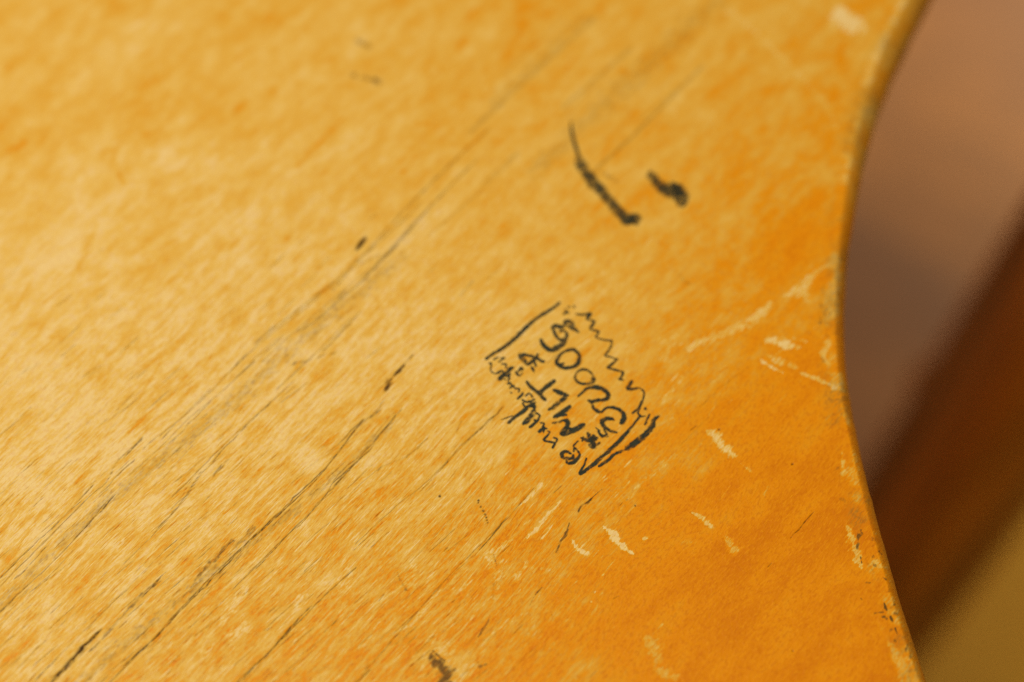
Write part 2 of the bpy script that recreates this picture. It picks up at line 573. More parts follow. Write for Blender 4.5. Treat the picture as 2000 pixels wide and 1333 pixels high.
# --- cracks and open grain (each list: pixels of the photograph)
BL = Z((0, 850), 2.76)
ML = Z((500, 400), 2.666)
BM = Z((500, 900), 3.078)
BR = Z((1000, 900), 3.078)
MR = Z((1250, 500), 2.962)
LR = Z((1500, 850), 2.76)
LL = Z((0, 450), 2.666)
TR = Z((1500, 0), 2.666)
TM = Z((1000, 0), 2.666)
cracks = [
    (BL((770, 10), (670, 120)), 4.5, .9), (BL((720, 140), (640, 210), (560, 300)), 3.5, .7),
    (BL((500, 270), (400, 380), (300, 480), (210, 565), (130, 640), (0, 770)), 3.6, .75),
    (BL((620, 320), (540, 410), (400, 560)), 4.0, .8), (BL((250, 600), (170, 690), (80, 770)), 4.0, .8),
    (BL((190, 770), (110, 840), (40, 920), (0, 950)), 4.0, .7),
    (BL((1280, 0), (1200, 80), (1140, 150)), 4.2, .8), (BL((1190, 165), (1150, 215)), 6, .6),
    (BL((1080, 200), (980, 360), (910, 440), (850, 500)), 3.2, .75),
    (BL((1420, 500), (1380, 540), (1290, 630), (1180, 740), (1060, 860), (960, 960), (860, 1070), (730, 1190), (660, 1250)), [4, 5, 5.5, 6, 5.5, 5.5, 6, 6, 2], 1.0),
    (BL((700, 820), (550, 960), (480, 1040)), 3, .7), (BL((360, 990), (300, 1055)), 2.5, .5),
    (BL((550, 1045), (480, 1110), (410, 1190), (340, 1260), (280, 1333), (200, 1410)), [4, 15, 17, 19, 10, 6], 1.1),
    (BL((300, 1210), (240, 1270), (180, 1333), (120, 1400)), 4, .85), (BL((250, 1100), (180, 1170), (100, 1250)), 3, .6),
    (BL((1380, 1230), (1280, 1333), (1200, 1410)), 3.6, .8), (BL((580, 1300), (530, 1345)), 3.4, .8),
    (BL((1230, 870), (1090, 1010)), 2.6, .55), (BL((870, 760), (790, 850)), 4, .55),
    (ML((860, -10), (760, 90), (620, 215), (500, 330), (400, 450)), [2, 5, 6, 6, 3], .62),
    (ML((910, 0), (820, 110), (740, 200), (650, 295), (560, 400)), [2, 5, 7, 8, 4], .72),
    (ML((470, 440), (370, 560), (290, 620), (230, 675)), 4.5, .55),
    (ML((330, 460), (200, 560), (60, 660), (0, 725)), 4, .55), (ML((540, 560), (440, 670), (350, 760)), [3, 7, 3], .6),
    (ML((140, 685), (70, 750), (20, 800)), 4, .5), (ML((70, 1040), (0, 1100), (-80, 1180)), 4.5, .75),
    (ML((270, 925), (130, 1030)), 3, .45), (ML((-80, 880), (0, 810)), 4, .6),
    (ML((760, 1065), (660, 1180), (580, 1290), (530, 1333), (400, 1450)), [2, 5.5, 6, 6, 3], .85),
    (ML((650, 1070), (540, 1140), (480, 1200), (370, 1310)), [4, 5, 4, 2], .7), (ML((1290, 1050), (1250, 1090), (1160, 1170), (1040, 1290), (960, 1380)), [2, 4, 4.5, 3.5, 1.5], .85),
    (ML((890, 1220), (840, 1270), (780, 1325)), 3, .65), (ML((1130, 400), (1060, 480)), 6, .35),
    (ML((1070, 1130), (1040, 1190)), 5, .4),
    (BM((640, -30), (530, 90), (440, 190), (370, 260), (310, 340), (200, 440), (60, 590), (0, 650)), [5, 5.5, 4.5, 4, 3.5, 3, 4, 4.5], .85),
    (BM((400, 60), (300, 160), (200, 250), (70, 380), (0, 450)), [3, 5.5, 5, 6, 5], .95),
    (BM((1150, 10), (1060, 110), (985, 190)), 3.0, .75), (BM((340, 870), (210, 1000), (90, 1140), (0, 1230), (-90, 1330)), [3, 4.6, 4.6, 4.2, 2], .95),
    (BM((1510, 340), (1420, 450), (1340, 540)), [2.5, 4.4, 3], .9), (BM((1340, 540), (1200, 670), (1050, 820)), 2.5, .45),
    (BM((1155, 520), (1130, 545)), 3.5, .9), (BM((650, 455), (600, 500)), 2, .5), (BM((760, 30), (730, 65)), 3.4, .6),
    (BM((690, 1255), (610, 1333), (560, 1390)), 4, .75), (BM((770, 805), (740, 845)), 3, .45),
    (BR((130, 165), (60, 250), (15, 295)), 3, .7), (BR((610, 830), (640, 815)), 3, .5), (BR((560, 1215), (470, 1300)), 2.5, .4),
    (MR((650, 630), (480, 750), (350, 870)), 2.4, .42), (MR((330, 980), (295, 1005)), 4, .7), (MR((400, 930), (230, 1100)), 2.2, .35),
    (LR((250, 410), (190, 480), (120, 560)), [2, 4.6, 2], .8), (LR((20, 690), (0, 710)), 4, .7),
    (LL((1290, 635), (1240, 690), (1170, 760)), [3, 6, 3], .65), (LL((1090, 830), (960, 960)), 4, .5), (LL((910, 1010), (850, 1080)), 3.5, .6),
    (LL((1090, 900), (980, 1010), (900, 1100)), 3.5, .5), (LL((1160, 1230), (1115, 1275)), 5, .6),
    (LL((740, 1080), (650, 1180)), 5.0, .85), (LL((1020, 1100), (850, 1290)), 3, .35),
    ([(1010, 300), (940, 362)], 6, .30), ([(1180, 150), (1090, 240)], 8, .16), ([(1350, 150), (1250, 235)], 6, .25), ([(1120, 640), (1090, 668)], 2, .2),
]
LG = Z((0, 533), 1.6667)
UG = Z((500, 0), 1.6667)
long_lines = [
    (LG((1240, -60), (1130, 0), (1000, 110), (880, 200), (780, 290), (640, 430), (520, 530)), 3.6, .50),
    (LG((460, 545), (390, 605), (340, 690), (300, 720), (170, 850), (60, 960), (0, 1020), (-60, 1080)), 3.4, .60),
    (LG((920, 200), (840, 270), (740, 370), (620, 470), (530, 560), (420, 660)), 3.2, .50),
    (LG((1230, -30), (1080, 90), (960, 190), (850, 290)), 3.6, .42), (LG((1140, 150), (1030, 260), (900, 380)), 3.4, .5),
    (LG((960, 350), (860, 440), (770, 520), (690, 600), (560, 730)), 3.0, .55),
    (LG((350, 740), (250, 860), (120, 990), (0, 1100)), 3.2, .62), (LG((730, 590), (660, 650), (600, 740), (520, 830), (400, 950)), 2.6, .5),
    (LG((1290, 460), (1200, 570), (1100, 660), (1050, 740), (960, 830), (850, 940), (760, 1030)), 3.6, .62),
    (LG((1180, 480), (1050, 650), (960, 740), (840, 850), (750, 930), (620, 1060), (500, 1190), (420, 1270), (340, 1350)), 4.2, .8),
    (LG((1620, 460), (1490, 580), (1380, 690), (1290, 760), (1160, 880)), 2.6, .5),
    (LG((1740, 700), (1650, 800), (1560, 890), (1450, 1000), (1310, 1160), (1180, 1310)), 2.8, .55),
    (LG((1160, 960), (1060, 1050), (960, 1150), (800, 1310), (770, 1340)), 3.4, .75), (LG((1390, 540), (1320, 600), (1230, 640), (1120, 740)), 2.4, .4),
    (LG((730, 980), (620, 1100), (480, 1240)), 2.4, .4), (LG((390, 1050), (320, 1120), (180, 1260)), 2.4, .45), (LG((240, 900), (120, 1030), (0, 1150)), 2.2, .4),
    (LG((560, 880), (440, 1000), (330, 1110)), 2.2, .35), (LG((1560, 700), (1450, 820), (1330, 950)), 2.0, .3),
    (UG((760, 420), (640, 530), (480, 690), (330, 850), (200, 960), (0, 1110)), [5, 7, 7, 6, 5, 4], .42),
    (UG((720, 520), (600, 640), (420, 830), (330, 930), (140, 1080)), [4, 6, 8, 6, 4], .5), (UG((860, 500), (700, 650), (560, 770)), 6, .22),
    (UG((1100, 60), (870, 270), (700, 430)), 16, .24), (UG((1220, 160), (1000, 350)), 14, .24), (UG((1450, 220), (1240, 430), (1100, 560)), 12, .32),
    (UG((1000, 60), (800, 250)), 10, .10),
]
for pts, w, v in long_lines:
    paint("crack", pts, w, soft=0.9, val=v * 0.95, rag=0.28, jag=0.8)
for pts, w, v in cracks:
    paint("crack", pts, np.asarray(w) * 0.95, soft=1.0, val=v * 0.92, rag=0.6, jag=1.5)
    # a paler companion check beside the long ones
    if len(pts) > 3:
        o2 = rng.uniform(5, 12) * rng.choice([-1, 1])
        k0 = rng.integers(0, len(pts) - 2)
        paint("crack", [(x + o2 * 0.7, y + o2 * 0.7) for x, y in pts[k0:k0 + 3]], [0.8, 2.4, 0.8], soft=0.9, val=v * 0.5, rag=0.7, jag=1.5)

# hairline checks scattered along the grain, thickest in the worn lower-left part
for k in range(900):
    x, y = rng.uniform(-30, 1250), rng.uniform(350, 1340)
    dens = np.clip((y - 350) / 900, 0, 1) * np.clip((1300 - x) / 900, 0.08, 1)
    if rng.random() > dens:
        continue
    L = rng.uniform(12, 90) * (0.6 + 0.6 * dens)
    a = GR_PX + rng.normal(0, 0.03)
    pts = [(x - L / 2 * math.cos(a), y + L / 2 * math.sin(a)), (x, y + rng.normal(0, 1.0)), (x + L / 2 * math.cos(a), y - L / 2 * math.sin(a))]
    paint("crack", pts, [0.6, rng.uniform(1.5, 2.6), 0.6], soft=0.9, val=rng.uniform(.2, .7), rag=0.5)

# --- soft brown and grey stains
stains = [
    (LG((1300, -40), (1000, 200), (700, 470), (330, 760), (0, 1080)), [60, 70, 60, 60, 50], .30),
    (LG((1290, 480), (1000, 740), (650, 1010), (250, 1340)), [20, 34, 44, 50], .32), (LG((760, 900), (620, 1030), (540, 1110)), [8, 26, 8], .40),
    (LG((540, 975), (460, 1050), (340, 1180)), [4, 12, 16], .45), (UG((1500, 0), (1150, 330), (900, 560)), [110, 90, 60], .28), (UG((1060, 60), (780, 330)), [50, 60], .26),
    (BL((1250, 570), (1150, 680), (1050, 780)), [14, 24, 10], .50), (BL((1080, 720), (900, 910)), 10, .32),
    (BL((870, 765), (820, 820), (770, 870)), [3, 9, 4], .75), (BL((620, 1030), (540, 1110), (480, 1170)), [6, 16, 8], .5),
    (BL((1370, 500), (1240, 640)), 18, .40), (BL((900, 180), (740, 280), (640, 380)), 30, .16),
    (ML((820, 780), (740, 870), (700, 910), (672, 970)), [5, 12, 19, 12], 1.0), (ML((700, 910), (630, 970)), [6, 2], .55),
    (ML((670, 1010), (620, 1090), (540, 1150)), [10, 12, 6], .38), (ML((570, 175), (550, 200), (528, 228)), [5, 11, 5], 1.0),
    (ML((545, 1290), (610, 1200)), 16, .28), (ML((740, 210), (690, 270)), 16, .32),
    (BM((1060, 1140), (1090, 1170), (1135, 1203)), [4, 6, 4], .9),
    (BM((1050, 1170), (1090, 1230), (1140, 1290), (1130, 1360)), [20, 34, 50, 50], .85), (BM((1345, 1240), (1385, 1225)), 11, .6),
    (BM((850, 670), (865, 715), (905, 780)), [3, 8, 9], .45), (BM((1425, 560), (1450, 640)), [3, 6], .6), (BM((1430, 740), (1425, 840)), 7, .3),
    (BM((1400, 955), (1370, 1010), (1335, 1060)), [5, 9, 4], .6), (BM((560, 60), (470, 160)), 18, .3),
    (BR((540, 170), (490, 215), (455, 250)), [2, 6, 5], .95), (BR((455, 250), (415, 275), (400, 310)), [10, 15, 4], .85),
    (BR((345, 375), (320, 450), (290, 500), (265, 552)), [6, 11, 14, 9], .72), (BR((180, 760), (140, 805)), [4, 6], .7), (BR((130, 820), (100, 885)), 3, .5),
    (BR((540, 350), (400, 465)), 5, .3), (BR((740, 268), (741, 270)), 7, .5), (BR((720, 35), (745, 60), (800, 65)), 5, .25),
    (MR((230, 105), (250, 140), (285, 165)), [4, 8, 5], .6), (MR((1110, 210), (1090, 280)), 20, .25),
    (TR((530, 270), (420, 540), (370, 700), (350, 780)), [20, 20, 14, 8], .22),
    (LR((490, 540), (480, 610)), [12, 12], .7), (LR((500, 660), (505, 690)), 5, .8), (LR((520, 797), (550, 797)), 7, .55),
    (LR((625, 905), (640, 945)), [6, 8], .95), (LR((660, 980), (672, 1005)), 7, .95), (LR((685, 1040), (698, 1075)), [4, 6], .9),
    (LR((575, 960), (620, 955)), [10, 6], .5), (LR((395, 345), (410, 355)), 12, .4), (LR((360, 190), (385, 170)), 8, .35),
    (LR((500, 880), (508, 890)), 4, .6), (LR((440, 900), (470, 910)), 5, .25),
    (Z((500, 0), 2.962)((590, 235), (650, 270)), [20, 24], .5),
    (Z((500, 0), 2.962)((540, 432), (610, 450), (720, 472)), [12, 20, 20], .68), (Z((500, 0), 2.962)((690, 470), (715, 490)), 14, .4),
    (LL((1000, 160), (860, 230)), 30, .16), (TM((1300, 240), (1180, 330)), 14, .2),
    (TM((700, 640), (860, 650), (1080, 660)), 14, .18), (TM((470, 900), (540, 945)), 16, .55),
    ([(1420, 40), (1290, 140), (1180, 240)], 90, .10), ([(1350, 120), (1150, 300)], 26, .14), ([(1000, 60), (860, 190)], 30, .12),
]
for pts, w, v in stains:
    paint("stain", pts, w, soft=1.0, val=v, rag=0.75, fine=0.4)
for (x, y, r_, v) in [(859, 969, 6.5, 1), (934, 978, 5, 1), (1404, 839, 5.5, .9), (1547, 907, 5, .8), (1548, 1272, 4, .7), (1078, 1201, 2.6, .8),
                      (36, 1209, 4, .5), (1655, 993, 0, 0), (1241, 988, 4, .6), (604, 707, 0, 0)]:
    if r_:
        paint("crack", [(x, y), (x + 1, y)], r_, soft=0.6, val=v, rag=0.15)
paint("crack", BM((1335, 250), (1365, 300), (1382, 330), (1395, 380)), [1.5, 2.5, 4, 2], soft=.6, val=.8, rag=.3)
paint('crack', ML((800, 800), (740, 868), (700, 915), (682, 955)), [2, 5, 9, 5], soft=.9, val=.6, rag=.4)
paint('crack', ML((572, 172), (550, 200), (526, 232)), [8, 15, 8], soft=.7, val=1.0, rag=.3)
for a, b in [((190, 830), (205, 822)), ((232, 822), (282, 806)), ((320, 796), (352, 782)), ((388, 778), (412, 772))]:
    paint("crack", ML(a, b), 5.5, soft=.7, val=.62, rag=.5)

# grime specks gathered along the rim
for k in range(80):
    y = rng.choice([rng.uniform(0, 1333), rng.normal(1190, 60), rng.normal(1060, 30), rng.normal(620, 60)])
    x = np.interp(y, [p[1] for p in crest_px], [p[0] for p in crest_px]) - abs(rng.normal(0, 16)) + 6
    L = rng.uniform(2, 9)
    paint("stain", [(x, y), (x + rng.normal(2, 3), y + L)], rng.uniform(5, 14), soft=1.3, val=rng.uniform(.25, .7), rag=.9, fine=.8)

# --- bare pale scrapes and chips
chips = [
    (BR((548, 395), (590, 430), (640, 490), (690, 535), (740, 567)), [3, 15, 17, 13, 3], 1.0),
    (BR((365, 480), (400, 540), (455, 555)), [5, 13, 8], .8), (BR((400, 540), (475, 460)), [8, 2], .6),
    (BR((1085, 312), (1150, 350), (1195, 392)), [4, 14, 12], .72), (BR((1290, 470), (1310, 510), (1330, 530)), [18, 34, 26], .62),
    (BR((820, 1070), (860, 1130), (890, 1210)), [20, 36, 20], .5), (BR((870, 1250), (930, 1290), (1010, 1305)), [14, 30, 14], .55),
    (BR((498, 792), (504, 790)), 6, .8), (BR((795, 468), (805, 462)), 9, .75), (BR((480, 850), (475, 845)), 5, .6), (BR((1440, 70), (1420, 50)), 8, .5),
    (BR((620, 595), (540, 690)), [3, 6], .55), (BR((520, 880), (470, 930)), 6, .45), (BR((350, 940), (270, 1010)), 5, .4),
    (BR((290, 240), (170, 380), (90, 465)), [6, 12, 5], .75), (BR((240, 390), (180, 470)), [3, 7], .75), (BR((175, 140), (90, 230), (10, 300)), [10, 10, 6], .65),
    (BR((820, 80), (650, 290)), [12, 6], .35), (BR((1310, 150), (1250, 240)), [4, 12], .4), (BR((100, 600), (20, 720)), [8, 14], .55),
    (BR((1100, 490), (1020, 490)), 10, .3), (BR((190, 650), (240, 660)), 12, .35),
    (MR((1110, 45), (1000, 110), (930, 190), (850, 225)), [8, 14, 26, 10], .62), (MR((930, 190), (980, 270)), [20, 16], .5),
    (MR((760, 280), (640, 370), (520, 440), (380, 480), (290, 540)), [14, 26, 20, 20, 12], .58), (MR((1090, 230), (1075, 270)), 16, .5),
    (MR((755, 490), (820, 505), (905, 525)), [20, 26, 14], .85), (MR((890, 480), (965, 497)), 6, .65),
    (MR((695, 600), (760, 645), (825, 675)), [5, 11, 5], .95), (MR((740, 570), (820, 620), (910, 645)), [12, 20, 10], .6),
    (MR((935, 680), (1020, 712), (1115, 755)), [7, 11, 14], .75), (MR((1085, 500), (1065, 570), (1085, 620)), [18, 22, 12], .62),
    (MR((390, 1010), (440, 1045), (490, 1110), (545, 1155)), [9, 22, 28, 16], .78), (MR((560, 1185), (600, 1215), (640, 1250)), [2, 3, 6], .6),
    (MR((240, 700), (150, 840)), [10, 18], .4), (MR((200, 480), (150, 590)), [18, 30], .45), (MR((200, 1150), (60, 1270)), 16, .4), (MR((430, 870), (400, 920)), 6, .4),
    (MR((1170, 1140), (1180, 1250)), [8, 18], .55),
    (LR((400, 130), (412, 205)), [8, 12], .7), (LR((430, 500), (470, 620), (500, 710)), [12, 26, 8], .72), (LR((430, 570), (445, 590)), 12, .5),
    (LR((650, 1120), (700, 1190), (740, 1290), (790, 1370)), [10, 30, 36, 36], .6), (LR((610, 1040), (590, 1010)), 14, .35), (LR((5, 280), (-20, 320)), 8, .4),
    (TR((370, 75), (440, 125)), [42, 50], .85), (TR((-200, 40), (-100, 140), (30, 260), (120, 350), (220, 450)), [8, 10, 12, 14, 22], .42), (TR((220, 450), (310, 560), (360, 700)), [14, 11, 18], .36),
    (TR((430, 480), (430, 500)), 14, .35), (TR((650, 90), (620, 130)), 18, .3), (TM((1120, 60), (1140, 70)), 20, .45), (TM((830, 560), (860, 600)), 24, .3), (TM((1000, 600), (1060, 640)), 40, .3),
    (BM((1320, 700), (1230, 780)), [3, 9], .5), (BM((1100, 780), (960, 950), (880, 1030)), [8, 16, 8], .42), (BM((780, 920), (650, 1100), (600, 1130)), [4, 14, 4], .42),
    (BM((1540, 480), (1410, 580), (1460, 700)), [20, 22, 22], .45), (BM((1490, 600), (1430, 830)), [16, 12], .4), (BM((1300, 1230), (1210, 1330)), [20, 30], .5),
    (BM((940, 650), (920, 740)), [26, 26], .35), (BM((1060, 1080), (1130, 1130), (1190, 1250)), [30, 34, 30], .42), (BM((1010, 1180), (1000, 1333)), 16, .35),
    (BM((560, 680), (460, 820)), 26, .35), (BM((280, 820), (240, 880)), 18, .5), (BM((1120, 1020), (1190, 960)), 12, .35),
    ([(690, 930), (760, 1000)], 40, .20), ([(910, 720), (960, 700)], 60, .25), ([(860, 400), (830, 500)], 40, .15),
    (BL((1330, 820), (1200, 1010)), [20, 24], .45), (BL((1320, 1040), (1240, 1080)), 26, .5), (BL((660, 570), (640, 600)), 26, .4), (BL((1100, 1190), (1150, 1150)), 24, .35),
    (BL((1020, 440), (1000, 470)), 24, .3),
]
for pts, w, v in chips:
    paint("chip", pts, np.asarray(w) * 1.3, soft=0.75, val=v * 0.95, rag=0.65, fine=0.6)
# short rubbed streaks along the grain in the half-worn belt
for k in range(420):
    t = rng.random()
    x = 760 + 750 * t + rng.normal(0, 130)
    y = 1330 - 780 * t + rng.normal(0, 130)
    if not (-20 < y < 1350):
        continue
    L = rng.uniform(10, 60)
    a = GR_PX + rng.normal(0.05, 0.08)
    paint("chip", [(x - L / 2 * math.cos(a), y + L / 2 * math.sin(a)), (x + L / 2 * math.cos(a), y - L / 2 * math.sin(a))],
          [1.0, rng.uniform(2, 7)], soft=.8, val=rng.uniform(.12, .5), rag=.8)
# flecks of finish left in the worn part
for pts, w, v in [
    (LL((970, 760), (860, 880), (740, 985), (620, 1100)), [8, 14, 14, 8], .8), (LL((835, 690), (720, 880), (630, 1000)), [6, 12, 10], .6),
    (LL((510, 1190), (400, 1320)), [16, 22], .7), (LL((160, 280), (110, 360), (70, 430)), [12, 12, 5], .6), (LL((450, 110), (405, 205)), [22, 14], .6),
    (LL((270, 560), (390, 560)), [16, 16], .5), (LL((630, 590), (560, 650)), [10, 16], .5), (LL((980, 530), (930, 590)), [10, 12], .6),
    (LL((1160, 450), (1060, 540)), [14, 20], .45), (LL((1130, 640), (1090, 660)), 14, .45), (LL((330, 300), (230, 380)), [10, 12], .5), (LL((745, 350), (700, 400)), [8, 9], .5),
    (ML((440, 370), (370, 430), (290, 480)), [8, 16, 8], .8), (ML((530, 270), (480, 320)), [8, 12], .55), (ML((780, 1010), (650, 1130)), [14, 24], .65),
    (ML((440, 1190), (370, 1250)), [10, 16], .6), (ML((880, 440), (780, 550)), [10, 16], .4), (ML((90, 300), (110, 310)), 18, .35), (ML((330, 330), (320, 320)), 20, .35),
    (ML((1110, 1080), (1050, 1180)), [14, 16], .5), (ML((990, 740), (900, 900)), [30, 20], .25), (ML((700, 620), (620, 740)), [14, 22], .35),
    (BL((110, 590), (30, 670)), [14, 22], .7), (BL((220, 420), (110, 470)), [18, 24], .45), (BL((480, 750), (360, 900)), [20, 34], .4), (BL((860, 1080), (820, 1130)), 14, .4),
    (BL((1260, 760), (1040, 960)), [18, 18], .5), (BL((190, 1100), (30, 1230)), [20, 34], .45), (BL((530, 100), (420, 250)), [14, 18], .6), (BL((1350, 1130), (1180, 1240)), [20, 24], .5),
    (BL((770, 400), (740, 420)), 14, .4), (BL((800, 590), (740, 650)), 12, .4), (BL((860, 800), (800, 900)), 18, .4), (BL((60, 1250), (0, 1310)), 30, .4), (BL((1380, 640), (1290, 700)), [26, 20], .5),
    (Z((0, 0), 2.666)((600, 780), (590, 850), (640, 950)), [18, 24, 16], .6), (Z((0, 0), 2.666)((850, 680), (730, 710)), [20, 16], .5), (Z((0, 0), 2.666)((130, 740), (60, 780)), [20, 30], .5),
    (Z((0, 0), 2.666)((430, 780), (400, 800)), 18, .4), (Z((0, 0), 2.666)((500, 1160), (450, 1290)), [18, 24], .4), (Z((0, 0), 2.666)((1090, 930), (960, 1040)), [16, 14], .4),
    (Z((0, 0), 2.666)((1260, 560), (1250, 570)), 30, .45), (Z((0, 0), 2.666)((910, 1250), (880, 1270)), 20, .5), (Z((0, 0), 2.666)((230, 1070), (150, 1130)), 16, .4),
    (Z((500, 0), 2.962)((500, 690), (380, 820), (240, 960)), [12, 20, 22], .6), (Z((500, 0), 2.962)((930, 910), (850, 1000)), [10, 16], .6),
    (Z((500, 0), 2.962)((980, 710), (950, 730)), 22, .5), (Z((500, 0), 2.962)((110, 520), (90, 530)), 22, .4), (Z((500, 0), 2.962)((980, 420), (1000, 440)), 26, .35), (Z((500, 0), 2.962)((250, 360), (230, 370)), 24, .3),
    ([(1500, 180), (1640, 170)], 50, .3), ([(1640, 120), (1650, 90)], 30, .4), ([(1625, 170), (1630, 200)], 40, .4), ([(1230, 145), (1215, 140)], 20, .3),
]:
    paint("fleck", pts, w, soft=.9, val=v, rag=.9, fine=.4)
for k in range(520):
    x, y = rng.uniform(-40, 1200), rng.uniform(-40, 1350)
    if x + y * 0.55 > 1500:
        continue
    L = rng.uniform(8, 46)
    a = GR_PX + rng.normal(0.08, 0.10)
    paint("fleck", [(x - L / 2 * math.cos(a), y + L / 2 * math.sin(a)), (x + L / 2 * math.cos(a), y - L / 2 * math.sin(a))],
          [rng.uniform(2, 10), rng.uniform(4, 16)], soft=1.0, val=rng.uniform(.12, .5), rag=.9, fine=.4)

# handling dirt and rub along the rounded edge
ev = np.interp(au * 0 + av, vrow, ue)
dist_e = (ev - au) * 0.78
nb = fbm(au / 0.006, av / 0.006, 300)
masks["dirt"][:] = sstep(dist_e, 0.0052, 0.0018) * sstep(nb, 0.40, 0.70) * 0.6
rim = sstep(dist_e, 0.0048, 0.0010) * sstep(dist_e, -0.0030, -0.0004) * sstep(fbm(au / 0.005, av / 0.005, 333), 0.34, 0.60)
masks["chip"][:] = np.maximum(masks["chip"], 0.50 * rim)

# relief: open cracks sink, the worn face ripples a little between early and late wood
relief = -0.00022 * masks["crack"] ** 1.5 - 0.00004 * masks["chip"]
relief = relief + 0.00009 * (fbm(au / 0.030, av / 0.0030, 400, 3) - 0.5) + 0.0004 * (fbm(au / 0.05, av / 0.035, 420, 2) - 0.5)
flat = np.concatenate([np.ones(len(top_xy)), np.repeat([1 - 0.08 * k if k < 12 else 0 for k in range(len(prof))], nr)])
allz = allz + relief * flat

# underside corners and remaining walls
n_top = len(top_xy)
verts = np.column_stack([allxy, allz])
idx = np.arange(nr * nc).reshape(nr, nc)
quads = [np.stack([idx[:-1, :-1], idx[:-1, 1:], idx[1:, 1:], idx[1:, :-1]], -1).reshape(-1, 4)]
prev = idx[:, -1]
for k in range(len(prof)):
    cur = n_top + k * nr + np.arange(nr)
    quads.append(np.stack([prev[:-1], cur[:-1], cur[1:], prev[1:]], -1))
    prev = cur
base = len(verts)
# straight sides: a lower copy of the left column, the bottom row and the top row
left_low = np.column_stack([XY[:, 0], np.full(nr, -THICK)])
i_ll = base + np.arange(nr)
row0_low = np.column_stack([XY[0, 1:], np.full(nc - 1, -THICK)])
i_r0 = np.concatenate([[i_ll[0]], base + nr + np.arange(nc - 1)])
rowN_low = np.column_stack([XY[-1, 1:], np.full(nc - 1, -THICK)])
i_rN = np.concatenate([[i_ll[-1]], base + nr + nc - 1 + np.arange(nc - 1)])
verts = np.concatenate([verts, left_low, row0_low, rowN_low])
quads.append(np.stack([idx[:-1, 0], idx[1:, 0], i_ll[1:], i_ll[:-1]], -1))
quads.append(np.stack([idx[0, :-1], i_r0[:-1], i_r0[1:], idx[0, 1:]], -1))
quads.append(np.stack([idx[-1, :-1], idx[-1, 1:], i_rN[1:], i_rN[:-1]], -1))
quads.append(np.stack([i_ll[:-1], i_ll[1:], prev[1:], prev[:-1]], -1))
quads = np.concatenate(quads).astype(np.int32)
extra = len(verts) - N

me = bpy.data.meshes.new("wooden_board")
me.vertices.add(len(verts))
me.vertices.foreach_set("co", verts.astype(np.float32).ravel())
nq = len(quads)
me.loops.add(nq * 4)
me.loops.foreach_set("vertex_index", quads.ravel())
me.polygons.add(nq)
me.polygons.foreach_set("loop_start", np.arange(0, nq * 4, 4, dtype=np.int32))
me.polygons.foreach_set("use_smooth", np.ones(nq, bool))
me.update(calc_edges=True)
me.validate()
for nm, keys in (("wear_a", ("worn", "crack", "stain", "chip")), ("wear_b", ("dirt", "fleck", "streaky", None))):
    at_ = me.attributes.new(nm, 'FLOAT_COLOR', 'POINT')
    arr = np.zeros((len(verts), 4), np.float32)
    for k, key in enumerate(keys):
        if key:
            arr[:N, k] = masks[key]
            if key == "worn":
                arr[N:, k] = 0.3
    at_.data.foreach_set("color", arr.ravel())


